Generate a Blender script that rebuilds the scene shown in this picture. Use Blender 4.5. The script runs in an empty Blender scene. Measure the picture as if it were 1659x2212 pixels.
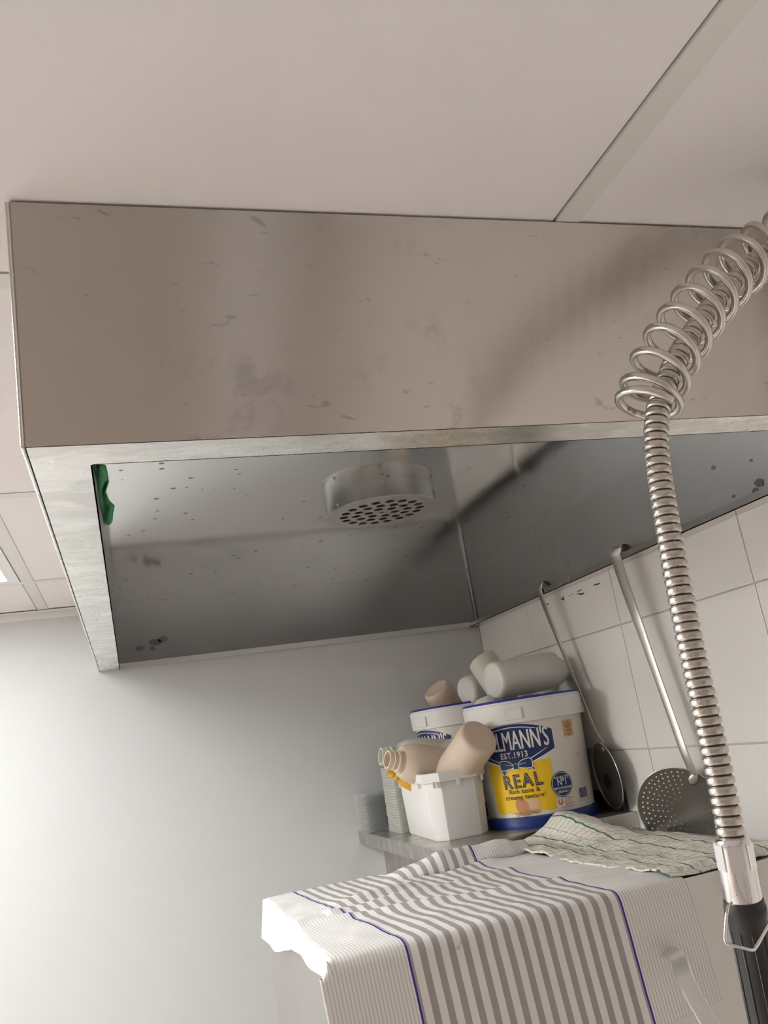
import bpy, bmesh, math, random
from mathutils import Vector, Matrix, Quaternion, noise
random.seed(7)
PI = math.pi
scene = bpy.context.scene
COL = scene.collection

# ------------------------------------------------------------------ camera
CZ = 1.85                                   # lens height above the floor
CR = Vector((0.95084108, -0.27063123, -0.15053232))
CU = Vector((0.07008612, -0.28541986, 0.95583651))
CF = Vector((0.30164412, 0.91939885, 0.25242144))
FPX, PCX, PCY = 1831.494, 829.5, 1106.0
cam_d = bpy.data.cameras.new('camera')
cam = bpy.data.objects.new('camera', cam_d)
COL.objects.link(cam)
cam_d.sensor_fit = 'VERTICAL'
cam_d.sensor_height = 36.0
cam_d.lens = 36.0 * FPX / 2212.0
cam_d.clip_start = 0.02
m = Matrix.Identity(4)
for i in range(3):
    m[i][0], m[i][1], m[i][2] = CR[i], CU[i], -CF[i]
m[2][3] = CZ
cam.matrix_world = m
scene.camera = cam

# ------------------------------------------------------------------ light / view
world = bpy.data.worlds.new('world')
world.use_nodes = True
world.node_tree.nodes['Background'].inputs[0].default_value = (0.9, 0.95, 1, 1)
world.node_tree.nodes['Background'].inputs[1].default_value = 0.02
scene.world = world
scene.view_settings.view_transform = 'Standard'
scene.view_settings.look = 'None'
scene.view_settings.exposure = 0.42
scene.view_settings.gamma = 1.0
scene.view_settings.use_curve_mapping = False
LED_MAIN, LED_ROOM = 7.5, 47.0

# ------------------------------------------------------------------ pixel helpers (directions only)
def ray(x, y):
    return CR * ((x - PCX) / FPX) - CU * ((y - PCY) / FPX) + CF
def V(x, y, z):
    return Vector((x, y, z + CZ))
def onY(px, py, Y):
    d = ray(px, py); d = d * (Y / d.y); return V(d.x, d.y, d.z)
def onZ(px, py, z):
    d = ray(px, py); d = d * (z / d.z); return V(d.x, d.y, d.z)
def onX(px, py, X):
    d = ray(px, py); d = d * (X / d.x); return V(d.x, d.y, d.z)

# ------------------------------------------------------------------ object helpers
def tag(o, label=None, cat=None, group=None, kind=None):
    if label: o['label'] = label
    if cat: o['category'] = cat
    if group: o['group'] = group
    if kind: o['kind'] = kind
    return o
def thing(name, loc, label, cat, group=None, rot=None):
    o = bpy.data.objects.new(name, None)
    o.empty_display_size = 0.05
    COL.objects.link(o)
    o.location = loc
    if rot is not None:
        o.rotation_mode = 'QUATERNION'; o.rotation_quaternion = rot
    return tag(o, label, cat, group)
def root_offset(p):
    return p.location.copy() if p.type == 'EMPTY' else Vector((0, 0, 0))
def link(name, me, mat, parent=None, local=False):
    o = bpy.data.objects.new(name, me)
    COL.objects.link(o)
    if mat is not None:
        me.materials.clear(); me.materials.append(mat)
    if parent is not None:
        o.parent = parent
        if not local:
            o.matrix_parent_inverse = Matrix.Translation(-root_offset(parent))
    return o
def obj(name, bm, mat, parent=None, local=False, smooth=False, bevel=0.0, seg=2, auto=None):
    if bevel > 0:
        es = [e for e in bm.edges if len(e.link_faces) == 2 and e.calc_face_angle(0) > 0.5]
        bmesh.ops.bevel(bm, geom=es, offset=bevel, segments=seg, profile=0.5, affect='EDGES', clamp_overlap=True)
    bm.normal_update()
    me = bpy.data.meshes.new(name)
    bm.to_mesh(me); bm.free()
    if smooth or auto:
        for p in me.polygons: p.use_smooth = True
    if auto:
        me.set_sharp_from_angle(angle=auto)
    return link(name, me, mat, parent, local)
def struct(o): o['kind'] = 'structure'; return o
def copy_thing(root, loc, label=None, rot=None):
    c = root.copy(); COL.objects.link(c); c.location = loc
    if rot is not None:
        c.rotation_mode = 'QUATERNION'; c.rotation_quaternion = rot
    if label: c['label'] = label
    for ch in root.children:
        d = ch.copy(); COL.objects.link(d); d.parent = c
        for g in ch.children:
            e = g.copy(); COL.objects.link(e); e.parent = d
    return c
def box(bm, a, b):
    x0, y0, z0 = a; x1, y1, z1 = b
    v = [bm.verts.new(p) for p in ((x0,y0,z0),(x1,y0,z0),(x1,y1,z0),(x0,y1,z0),(x0,y0,z1),(x1,y0,z1),(x1,y1,z1),(x0,y1,z1))]
    for f in ((3,2,1,0),(4,5,6,7),(0,1,5,4),(1,2,6,5),(2,3,7,6),(3,0,4,7)):
        bm.faces.new([v[i] for i in f])
def B(a, b):
    bm = bmesh.new(); box(bm, V(*a), V(*b)); return bm
def prism(pts_a, pts_b):
    """closed solid between two equal polygons"""
    bm = bmesh.new()
    a = [bm.verts.new(p) for p in pts_a]; b = [bm.verts.new(p) for p in pts_b]
    n = len(a)
    bm.faces.new(a[::-1]); bm.faces.new(b)
    for i in range(n):
        j = (i + 1) % n
        bm.faces.new((a[i], a[j], b[j], b[i]))
    bmesh.ops.recalc_face_normals(bm, faces=bm.faces)
    return bm
def lathe(prof, n=40, axis_mat=None, close=True):
    """prof: list of (r, z)"""
    bm = bmesh.new()
    rings = []
    for r, z in prof:
        if r < 1e-6:
            rings.append([bm.verts.new((0, 0, z))])
        else:
            rings.append([bm.verts.new((r*math.cos(2*PI*i/n), r*math.sin(2*PI*i/n), z)) for i in range(n)])
    for a, b in zip(rings, rings[1:]):
        for i in range(n):
            j = (i + 1) % n
            if len(a) == 1 and len(b) == 1: continue
            if len(a) == 1: bm.faces.new((a[0], b[i], b[j]))
            elif len(b) == 1: bm.faces.new((a[i], a[j], b[0]))
            else: bm.faces.new((a[i], a[j], b[j], b[i]))
    bmesh.ops.recalc_face_normals(bm, faces=bm.faces)
    if axis_mat is not None: bmesh.ops.transform(bm, matrix=axis_mat, verts=bm.verts)
    return bm
def catmull(pts, per=12):
    out = []
    P = [pts[0]*2 - pts[1]] + list(pts) + [pts[-1]*2 - pts[-2]]
    for i in range(1, len(P) - 2):
        p0, p1, p2, p3 = P[i-1], P[i], P[i+1], P[i+2]
        for k in range(per):
            t = k / per
            out.append(0.5*((2*p1) + (p2-p0)*t + (2*p0-5*p1+4*p2-p3)*t*t + (3*p1-p0-3*p2+p3)*t**3))
    out.append(pts[-1].copy())
    return out
def resample(pts, step):
    L = [0]
    for a, b in zip(pts, pts[1:]): L.append(L[-1] + (b-a).length)
    n = max(2, int(round(L[-1]/step))); out = []; k = 0
    for i in range(n + 1):
        s = L[-1]*i/n
        while k < len(L) - 2 and L[k+1] < s: k += 1
        d = L[k+1]-L[k]
        out.append(pts[k].lerp(pts[k+1], (s-L[k])/d if d > 0 else 0))
    return out
def frames(pts):
    T = []
    for i in range(len(pts)):
        a = pts[max(0, i-1)]; b = pts[min(len(pts)-1, i+1)]
        T.append((b-a).normalized())
    n = T[0].orthogonal().normalized(); N = []
    for t in T:
        n = (n - t*n.dot(t)).normalized(); N.append(n)
    return T, N
def sweep(pts, rad, n=12, cap=True):
    """tube; rad number or list"""
    bm = bmesh.new(); T, N = frames(pts); rings = []
    for i, p in enumerate(pts):
        r = rad[i] if hasattr(rad, '__len__') else rad
        b = T[i].cross(N[i])
        rings.append([bm.verts.new(p + (N[i]*math.cos(2*PI*k/n) + b*math.sin(2*PI*k/n))*r) for k in range(n)])
    for a, b in zip(rings, rings[1:]):
        for k in range(n):
            bm.faces.new((a[k], a[(k+1)%n], b[(k+1)%n], b[k]))
    if cap:
        bm.faces.new(rings[0][::-1]); bm.faces.new(rings[-1])
    bmesh.ops.recalc_face_normals(bm, faces=bm.faces)
    return bm
def strip_sweep(pts, w, t, side):
    """flat bar along pts; w list of widths, t thickness, side = width direction"""
    bm = bmesh.new(); T, _ = frames(pts); rings = []
    for i, p in enumerate(pts):
        s = (side - T[i]*side.dot(T[i])).normalized(); nn = T[i].cross(s)
        rings.append([bm.verts.new(p + s*(w[i]/2)*a + nn*(t/2)*b) for a, b in ((-1,-.4),(-.85,-1),(.85,-1),(1,-.4),(1,.4),(.85,1),(-.85,1),(-1,.4))])
    for a, b in zip(rings, rings[1:]):
        for k in range(8): bm.faces.new((a[k], a[(k+1)%8], b[(k+1)%8], b[k]))
    bm.faces.new(rings[0][::-1]); bm.faces.new(rings[-1])
    bmesh.ops.recalc_face_normals(bm, faces=bm.faces)
    return bm
def add_uv(me, fn):
    uv = me.uv_layers.new(name='UVMap')
    for lp in me.loops:
        uv.data[lp.index].uv = fn(lp.vertex_index)

# ------------------------------------------------------------------ materials
class NT:
    def __init__(self, name):
        self.m = bpy.data.materials.new(name); self.m.use_nodes = True
        self.t = self.m.node_tree; self.n = self.t.nodes; self.l = self.t.links
        self.n.clear()
        self.out = self.n.new('ShaderNodeOutputMaterial')
    def add(self, typ, **kw):
        nd = self.n.new(typ)
        for k, v in kw.items(): setattr(nd, k, v)
        return nd
    def set(self, sock, val):
        if hasattr(val, 'links') or isinstance(val, bpy.types.NodeSocket): self.l.new(val, sock)
        elif isinstance(val, tuple) and len(val) == 3 and sock.type == 'RGBA': sock.default_value = (*val, 1)
        else: sock.default_value = val
    def math(self, op, a, b=0.0, c=0.0, clamp=False):
        nd = self.add('ShaderNodeMath', operation=op, use_clamp=clamp)
        self.set(nd.inputs[0], a); self.set(nd.inputs[1], b)
        if len(nd.inputs) > 2: self.set(nd.inputs[2], c)
        return nd.outputs[0]
    def mix(self, fac, a, b, typ='MIX'):
        nd = self.add('ShaderNodeMix', data_type='RGBA', blend_type=typ)
        self.set(nd.inputs[0], fac); self.set(nd.inputs[6], a); self.set(nd.inputs[7], b)
        return nd.outputs[2]
    def coord(self, kind='Object', scale=(1,1,1), rot=(0,0,0)):
        tc = self.add('ShaderNodeTexCoord'); mp = self.add('ShaderNodeMapping')
        mp.inputs['Scale'].default_value = scale; mp.inputs['Rotation'].default_value = rot
        self.l.new(tc.outputs[kind], mp.inputs[0]); return mp.outputs[0]
    def noise(self, vec, scale, detail=3, rough=.5, dist=0.0):
        nd = self.add('ShaderNodeTexNoise'); self.l.new(vec, nd.inputs['Vector'])
        nd.inputs['Scale'].default_value = scale; nd.inputs['Detail'].default_value = detail
        nd.inputs['Roughness'].default_value = rough; nd.inputs['Distortion'].default_value = dist
        return nd.outputs['Fac']
    def voronoi(self, vec, scale, feature='F1', out='Distance', rand=1.0):
        nd = self.add('ShaderNodeTexVoronoi', feature=feature); self.l.new(vec, nd.inputs['Vector'])
        nd.inputs['Scale'].default_value = scale; nd.inputs['Randomness'].default_value = rand
        return nd.outputs[out]
    def ramp(self, fac, stops):
        nd = self.add('ShaderNodeValToRGB'); cr = nd.color_ramp
        while len(cr.elements) < len(stops): cr.elements.new(0.5)
        for e, (p, c) in zip(cr.elements, stops):
            e.position = p; e.color = (c, c, c, 1) if not isinstance(c, tuple) else (*c, 1)
        self.set(nd.inputs[0], fac); return nd.outputs[0]
    def bump(self, h, strength, dist=0.001, normal=None):
        nd = self.add('ShaderNodeBump'); nd.inputs['Strength'].default_value = strength
        nd.inputs['Distance'].default_value = dist; self.set(nd.inputs['Height'], h)
        if normal is not None: self.l.new(normal, nd.inputs['Normal'])
        return nd.outputs[0]
    def bsdf(self, col, rough=.5, metal=0.0, normal=None, spec=None, **kw):
        b = self.add('ShaderNodeBsdfPrincipled')
        self.set(b.inputs['Base Color'], col); self.set(b.inputs['Roughness'], rough); self.set(b.inputs['Metallic'], metal)
        if normal is not None: self.l.new(normal, b.inputs['Normal'])
        if spec is not None: self.set(b.inputs['Specular IOR Level'], spec)
        for k, v in kw.items(): self.set(b.inputs[k], v)
        return b.outputs[0]
    def done(self, sh):
        self.l.new(sh, self.out.inputs[0]); return self.m
def plain(name, col, rough=.5, metal=0.0, grain=0.0, gs=200.0, spec=None, var=0.04):
    t = NT(name); v = t.coord()
    n = t.noise(v, 9.0, 3)
    c = t.mix(n, tuple(x*(1-var) for x in col), tuple(min(1, x*(1+var)) for x in col))
    nm = t.bump(t.noise(v, gs, 2), grain, 0.001) if grain else None
    return t.done(t.bsdf(c, rough, metal, nm, spec))

def steel(name, col=(.60,.58,.55), rough=.28, stretch=(1,1,1), streak=.12, spots=0.0, wav=.0, wscale=3.0, smear=0.0, blotch=0.0, gb=.10, aniso=0.0, smudge=0.0):
    """brushed stainless: stretched grain in roughness and bump, grease spots, slow dents"""
    t = NT(name); v = t.coord(); vs = t.coord(scale=stretch)
    g = t.noise(vs, 90.0, 4, .6)
    big = t.noise(v, 5.0, 3, .55)
    r = t.math('ADD', t.math('MULTIPLY', g, streak), t.math('ADD', t.math('MULTIPLY', big, .10), rough - .05 - streak*.5))
    c = t.mix(big, tuple(x*.93 for x in col), tuple(min(1, x*1.05) for x in col))
    metal = 1.0
    if smear:
        sm = t.ramp(t.noise(v, 16.0, 5, .62, .4), ((.56, 0.0), (.70, 1.0)))
        c = t.mix(t.math('MULTIPLY', sm, smear), c, tuple(x*.62 for x in col))
        r = t.math('ADD', r, t.math('MULTIPLY', sm, .12*smear))
    if smudge:
        sg = t.ramp(t.noise(t.coord(scale=(1, 1, 2.6)), 34.0, 4, .55, .3), ((.66, 0.0), (.71, 1.0)))
        c = t.mix(t.math('MULTIPLY', sg, smudge), c, tuple(x*.5 for x in col))
    if spots:
        vo = t.voronoi(t.coord(scale=(1, 1.0, 1.0)), 42.0)
        sel = t.voronoi(t.coord(), 42.0, out='Color')
        sx = t.add('ShaderNodeSeparateColor'); t.l.new(sel, sx.inputs[0])
        on = t.math('GREATER_THAN', sx.outputs[0], .50)
        rad = t.math('MULTIPLY', sx.outputs[1], .20)
        dot = t.math('MULTIPLY', t.math('LESS_THAN', vo, rad), on)
        c = t.mix(t.math('MULTIPLY', dot, spots), c, (.11, .10, .085))
        r = t.math('ADD', r, t.math('MULTIPLY', dot, .3*spots))
    nm = t.bump(g, gb, .0004)
    if blotch:
        bl = t.noise(t.coord(scale=(1, 2.2, 1)), 15.0, 5, .6, .8)
        nm = t.bump(t.ramp(bl, ((.42, 0.0), (.6, 1.0))), blotch, .0012, nm)
        c = t.mix(t.ramp(bl, ((.45, 0.0), (.62, 1.0))), c, tuple(min(1, x*1.22) for x in col))
    if wav: nm = t.bump(t.noise(v, wscale, 2, .4), wav, .02, nm)
    if aniso:
        tg = t.add('ShaderNodeTangent', direction_type='UV_MAP'); tg.uv_map = 'UVMap'
        return t.done(t.bsdf(c, r, metal, nm, None, **{'Anisotropic': aniso, 'Tangent': tg.outputs[0]}))
    return t.done(t.bsdf(c, r, metal, nm))

M = {}
M['ceiling_tile'] = plain('ceiling_tile', (.81,.785,.775), .75, grain=.12, gs=500)
M['tbar'] = plain('tbar', (.72,.715,.68), .45)
M['void'] = plain('void', (.12,.11,.11), .9)
M['white_trim'] = plain('white_trim', (.80,.80,.79), .4)
# painted wall with chips low down
t = NT('grey_paint'); v = t.coord()
base = t.mix(t.noise(v, 1.7, 3), (.615,.63,.63), (.65,.655,.65))
vv = t.coord(scale=(1,1,.7), rot=(0,.5,0))
vo = t.voronoi(vv, 17.0); vc = t.voronoi(vv, 17.0, out='Color')
sp = t.add('ShaderNodeSeparateColor'); t.l.new(vc, sp.inputs[0])
dist = t.math('ADD', vo, t.math('MULTIPLY', t.noise(v, 150.0, 3), .10))
chip = t.math('MULTIPLY', t.math('LESS_THAN', dist, t.math('ADD', t.math('MULTIPLY', sp.outputs[1], .07), .05)), t.math('GREATER_THAN', sp.outputs[0], .66))
tc = t.add('ShaderNodeTexCoord'); sz = t.add('ShaderNodeSeparateXYZ'); t.l.new(tc.outputs['Object'], sz.inputs[0])
low = t.ramp(t.math('SUBTRACT', 1.78, sz.outputs[2]), ((.0, 0.0), (.10, 1.0)))
chip = t.math('MULTIPLY', chip, low)
nm = t.bump(t.math('SUBTRACT', 1.0, chip), .9, .0025, t.bump(t.noise(v, 240.0, 2), .10, .001))
M['grey_paint'] = t.done(t.bsdf(t.mix(chip, base, (.70,.69,.66)), .42, 0, nm))
M['warm_paint'] = plain('warm_paint', (.74,.69,.65), .6, grain=.1)
M['tan_paint'] = plain('tan_paint', (.52,.47,.43), .6, grain=.1)
M['floor'] = plain('floor', (.58,.515,.485), .45, grain=.1, gs=80)
M['tile'] = plain('tile', (.86,.835,.80), .16, grain=.03, gs=25)
M['grout'] = plain('grout', (.60,.57,.53), .85)
M['mark'] = plain('mark', (.02,.018,.016), .6)
M['steel_front'] = steel('steel_front', (.60,.555,.525), .24, (1.5, 1, 60), .06, spots=.0, wav=.10, wscale=2.2, smear=.40, gb=.03, aniso=.93, smudge=.5)
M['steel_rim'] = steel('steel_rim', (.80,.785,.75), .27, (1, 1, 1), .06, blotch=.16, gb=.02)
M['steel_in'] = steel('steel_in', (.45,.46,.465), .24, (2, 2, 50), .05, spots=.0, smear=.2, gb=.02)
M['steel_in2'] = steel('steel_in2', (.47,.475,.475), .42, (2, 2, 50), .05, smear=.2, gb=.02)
M['steel_top'] = steel('steel_top', (.95,.96,.945), .10, (40, 2, 1), .02, spots=.8, wav=.03, wscale=1.6, gb=.0)
M['steel_lip'] = steel('steel_lip', (.66,.64,.61), .25, (1, 1, 1), .10)
M['steel_shelf'] = steel('steel_shelf', (.50,.48,.45), .36, (1, 6, 1), .1, blotch=.25, smear=.3)
M['steel_machine'] = steel('steel_machine', (.52,.50,.475), .36, (60, 60, 1), .12, smear=.15)
M['steel_skim'] = steel('steel_skim', (.50,.47,.43), .33, (1, 1, 20), .10, smear=.3)
M['steel_spring'] = steel('steel_spring', (.66,.63,.58), .20, (1, 1, 1), .08)
M['steel_hose'] = steel('steel_hose', (.60,.565,.52), .27, (1, 1, 1), .10)
M['steel_collar'] = steel('steel_collar', (.44,.435,.425), .24, (1, 1, 40), .10)
M['steel_grille'] = steel('steel_grille', (.66,.63,.58), .34, (1, 1, 1), .10)
M['hose_groove'] = plain('hose_groove', (.05,.045,.04), .5, metal=.6)
M['steel_bowl'] = steel('steel_bowl', (.33,.31,.285), .38, (1, 1, 1), .10, smear=.3)
M['chrome'] = steel('chrome', (.80,.79,.79), .07, (1, 1, 1), .02)
M['satin'] = steel('satin', (.78,.775,.765), .36, (1, 1, 1), .08)
M['black_rubber'] = plain('black_rubber', (.022,.022,.022), .38, grain=.1, gs=600)
M['duct_shade'] = plain('duct_shade', (.03,.03,.03), .7)

def led(name, col, strength):
    t = NT(name); v = t.coord()
    e = t.add('ShaderNodeEmission'); t.set(e.inputs[0], t.mix(t.noise(v, 3.0, 1), tuple(x*.98 for x in col), col))
    e.inputs[1].default_value = strength
    return t.done(e.outputs[0])
M['led_main'] = led('led_main', (.975, 1.0, .985), LED_MAIN)
M['led_room'] = led('led_room', (1.0, .985, .96), LED_ROOM)

# ================================================================== SETTING
XW, YW = .964, 2.242                        # tiled wall / painted wall planes
X0, Y0, ZF, ZC = -4.2, -2.2, -CZ, .4255
def slab(name, a, b, mat):
    return struct(obj(name, B(a, b), mat))
floor = slab('floor', (X0-.1, Y0-.1, ZF-.08), (XW+.1, YW+.1, ZF), M['floor'])
wall_back = slab('wall_back', (X0-.1, YW, ZF), (XW+.1, YW+.1, ZC+.1), M['grey_paint'])
wall_left = slab('wall_left', (X0-.1, Y0, ZF), (X0, YW, ZC+.1), M['warm_paint'])
wall_front = slab('wall_front', (X0-.1, Y0-.1, ZF), (XW+.1, Y0, ZC+.1), M['tan_paint'])
wall_right = slab('wall_right', (XW+.003, Y0, ZF), (XW+.1, YW, ZC+.1), M['grout'])
ceiling = slab('ceiling', (X0, Y0, ZC+.03), (XW, YW, ZC+.1), M['void'])

added_door = struct(obj('added_door_1', B((.42, Y0, ZF), (.80, Y0+.03, ZF+2.0)), M['white_trim']))  # unseen white door, added so the hood front reflects a bright vertical streak
obj('added_door_panel', B((.47, Y0+.03, ZF+.25), (.75, Y0+.036, ZF+1.8)), M['white_trim'], added_door, bevel=.003)
obj('added_door_handle', sweep([V(.45, Y0+.03, -.83), V(.45, Y0+.07, -.83), V(.55, Y0+.07, -.83)], .009, 10), M['chrome'], added_door)
# wall tiles (each a piece of the wall)
TP, TR = .405, .2465                         # pitch along the wall / up the wall
tile_me = {}
def wall_tile(y0, y1, z0, z1):
    key = (round(y1-y0, 3), round(z1-z0, 3))
    if key not in tile_me:
        w, h = key
        bm = bmesh.new(); box(bm, (-.0035, 0, 0), (.003, w, h))
        es = [e for e in bm.edges if all(v.co.x < 0 for v in e.verts)]
        bmesh.ops.bevel(bm, geom=es, offset=.0016, segments=2, profile=.6, affect='EDGES')
        me = bpy.data.meshes.new('tile'); bm.to_mesh(me); bm.free()
        me.materials.append(M['tile']); tile_me[key] = me
    o = bpy.data.objects.new('tile', tile_me[key]); COL.objects.link(o)
    o.parent = wall_right; o.location = V(XW+.003, y0, z0)
ys = [1.118 + TP*k for k in range(-9, 3)]; zs = [.1443 + TR*k for k in range(-9, 2)]
ys = [Y0] + [y for y in ys if y > Y0 + .03] + [YW]
zs = [ZF] + [z for z in zs if z > ZF + .03] + [ZC]
for i in range(len(ys)-1):
    for k in range(len(zs)-1):
        wall_tile(ys[i]+.0012, ys[i+1]-.0012, zs[k]+.0012, zs[k+1]-.0012)

# suspended ceiling: tee bars + tiles
GX = [.4017 + .6*k for k in range(-8, 1)]; GY = [.696 + .6*k for k in range(-5, 3)]
for gx in GX:
    if X0 < gx < XW: obj('tee_bar', B((gx, Y0, ZC), (gx+.024, YW, ZC+.004)), M['tbar'], ceiling)
for gy in GY:
    if Y0 < gy < YW:
        o = obj('tee_bar', B((X0, gy, ZC+.0006), (XW, gy+.024, ZC+.0046)), M['tbar'], ceiling)
cx = [X0] + [g for g in GX if g > X0] + [XW]; cy = [Y0] + [g for g in GY if g > Y0] + [YW]
ct = {}
light_cells = [(-.774, 1.320, 'led_main'), (-.774, .720, 'led_main'), (-1.974, 1.320, 'led_room'), (-3.174, 1.320, 'led_room')]
def is_light(x0, y0):
    return any(abs(x0-a) < .05 and abs(y0-b) < .05 for a, b, _ in light_cells)
for i in range(len(cx)-1):
    for k in range(len(cy)-1):
        a0 = cx[i] + (.024 if i else 0); a1 = cx[i+1] - .0019
        b0 = cy[k] + (.024 if k else 0); b1 = cy[k+1] - .0019
        if a1-a0 < .02 or b1-b0 < .02 or is_light(a0, b0): continue
        key = (round(a1-a0, 3), round(b1-b0, 3))
        if key not in ct:
            bm = bmesh.new(); box(bm, (0, 0, 0), (key[0], key[1], .014))
            es = [e for e in bm.edges if all(v.co.z < .001 for v in e.verts)]
            bmesh.ops.bevel(bm, geom=es, offset=.001, segments=1, affect='EDGES')
            me = bpy.data.meshes.new('ceiling_tile'); bm.to_mesh(me); bm.free()
            me.materials.append(M['ceiling_tile']); ct[key] = me
        o = bpy.data.objects.new('ceiling_tile', ct[key]); COL.objects.link(o)
        o.parent = ceiling; o.location = V(a0, b0, ZC+.0012)
tr = prism([V(X0, YW-.020, ZC-.0012), V(X0, YW, ZC-.0012), V(X0, YW, ZC-.020), V(X0, YW-.001, ZC-.020), V(X0, YW-.001, ZC-.0022), V(X0, YW-.020, ZC-.0022)],
           [V(-.066, YW-.020, ZC-.0012), V(-.066, YW, ZC-.0012), V(-.066, YW, ZC-.020), V(-.066, YW-.001, ZC-.020), V(-.066, YW-.001, ZC-.0022), V(-.066, YW-.020, ZC-.0022)])
struct(obj('trim_1', tr, M['white_trim']))

# ceiling light panels
def light_panel(x, y, mat, label):
    r = thing('ceiling_light_panel', V(x+.288, y+.288, ZC), label, 'light', 'ceiling light panels')
    bm = bmesh.new(); w = .5735; fr = .022
    for a, b in (((0,0),(w,fr)), ((0,w-fr),(w,w)), ((0,fr),(fr,w-fr)), ((w-fr,fr),(w,w-fr))):
        box(bm, V(x+a[0], y+a[1], ZC-.001), V(x+b[0], y+b[1], ZC+.012))
    obj('frame', bm, M['white_trim'], r)
    obj('diffuser', B((x+fr, y+fr, ZC+.003), (x+w-fr, y+w-fr, ZC+.009)), M[mat], r)
light_panel(*light_cells[0], 'square white ceiling light panel beside the grey wall and steel hood')
light_panel(*light_cells[1], 'square ceiling light panel next to the hood, nearer the viewer')
light_panel(*light_cells[2], 'square ceiling light panel second in the row along the grey wall')
light_panel(*light_cells[3], 'square ceiling light panel third in the row along the grey wall')

# black sealant marks on the tiles under the hood
def mark(pts):
    fr = [onX(x, y, XW-.0009) for x, y in pts]; bk = [p + Vector((.0006, 0, 0)) for p in fr]
    obj('sealant_mark', prism(bk, fr), M['mark'], wall_right)
def zz(pts, ox=1140, oy=1170, s=6.381): return [(ox + x/s, oy + y/s) for x, y in pts]
mark(zz([(443,795),(480,778),(488,752),(497,778),(506,815),(486,800)]))
mark(zz([(668,710),(720,716),(772,702),(778,712),(755,725),(752,738),(740,732),(712,735)]))
mark(zz([(672,695),(705,672),(742,656),(748,664),(715,678),(690,694)]))
mark(zz([(905,598),(945,580),(990,570),(994,580),(962,594),(956,606),(948,594),(908,610)]))
mark(zz([(562,742),(580,738),(582,748),(565,752)]))
mark(zz([(250,858),(285,850),(290,862),(262,872),(248,868)]))
mark(zz([(600,732),(630,716),(634,721),(604,736)]))

# ================================================================== EXTRACTION HOOD
HXL, HXLT, HXR = -.0645, -.0600, .9625
HYB, HYT = .671, .5935                      # front face: lower / upper edge
HYW = 2.240; HZ, HZT = .258, .4245
IX, IY = -.0155, .7197                      # inner edge of the rim
hood = thing('extraction_hood', V(.45, 1.4, HZ), 'large open stainless steel extraction hood under the ceiling in the corner', 'hood')
th = .0016
def sheet(name, quad, n, mat, parent, t=th):
    a = [V(*q) for q in quad]; n = Vector(n).normalized()*t
    return obj(name, prism(a, [p + n for p in a]), mat, parent)
fp_ = sheet('front_panel', [(HXL,HYB,HZ),(HXR,HYB,HZ),(HXR,HYT,HZT),(HXLT,HYT,HZT)], (0,1,0), M['steel_front'], hood)
add_uv(fp_.data, lambda i: (fp_.data.vertices[i].co.z, fp_.data.vertices[i].co.x))
sp_ = sheet('side_panel', [(HXL,HYB,HZ),(HXLT,HYT,HZT),(HXLT,HYW,HZT),(HXL,HYW,HZ)], (1,0,0), M['steel_front'], hood)
add_uv(sp_.data, lambda i: (sp_.data.vertices[i].co.z, sp_.data.vertices[i].co.y))
# L-shaped rim turned inwards along the front and the left side
rim_p = [(HXL,HYB,HZ),(HXR,HYB,HZ),(HXR,IY,HZ),(IX,IY,HZ),(IX,HYW,HZ),(HXL,HYW,HZ)]
obj('rim', prism([V(*p) for p in rim_p], [V(p[0],p[1],p[2]+th) for p in rim_p]), M['steel_rim'], hood)
# bright folded edges
obj('folded_edge', sweep([V(HXL-.0006,HYB-.0006,HZ+.001), V(HXLT-.0006,HYT-.0006,HZT-.001)], .0016, 8), M['steel_lip'], hood)
obj('folded_edge', sweep([V(HXL-.0006,HYB,HZ+.0004), V(HXL-.0006,HYW-.002,HZ+.0004)], .0016, 8), M['steel_rim'], hood)
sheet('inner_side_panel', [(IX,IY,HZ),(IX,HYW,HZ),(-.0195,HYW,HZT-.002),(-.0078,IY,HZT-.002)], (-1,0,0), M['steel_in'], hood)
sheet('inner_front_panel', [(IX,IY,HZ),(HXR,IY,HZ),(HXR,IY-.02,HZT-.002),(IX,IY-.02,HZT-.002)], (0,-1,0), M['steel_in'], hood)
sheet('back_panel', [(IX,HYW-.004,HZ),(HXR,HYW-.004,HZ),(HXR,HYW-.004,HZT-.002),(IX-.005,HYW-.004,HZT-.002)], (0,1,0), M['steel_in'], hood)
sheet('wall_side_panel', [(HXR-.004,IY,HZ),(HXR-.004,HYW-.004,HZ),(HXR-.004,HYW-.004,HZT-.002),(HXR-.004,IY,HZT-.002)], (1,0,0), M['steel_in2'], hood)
sheet('top_panel', [(-.025,HYT+.02,HZT-.002),(HXR,HYT+.02,HZT-.002),(HXR,HYW,HZT-.002),(-.025,HYW,HZT-.002)], (0,0,1), M['steel_top'], hood)
# gutter lips
bm = B((IX, HYW-.017, HZ-.001), (HXR-.004, HYW-.004, HZ+.0005)); box(bm, V(IX, HYW-.018, HZ-.001), V(HXR-.02, HYW-.0168, HZ+.012))
obj('gutter_lip', bm, M['satin'], hood)
LX = .928
bm = B((LX, IY, HZ-.001), (HXR-.002, HYW-.004, HZ+.0005)); box(bm, V(LX, IY, HZ-.001), V(LX+.0014, HYW-.017, HZ+.012))
obj('gutter_lip', bm, M['steel_lip'], hood)
obj('corner_seam', sweep([V(HXR-.0075, HYW-.0075, HZ+.002), V(HXR-.0075, HYW-.0075, HZT-.004)], .0035, 8), M['steel_in'], hood)
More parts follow.
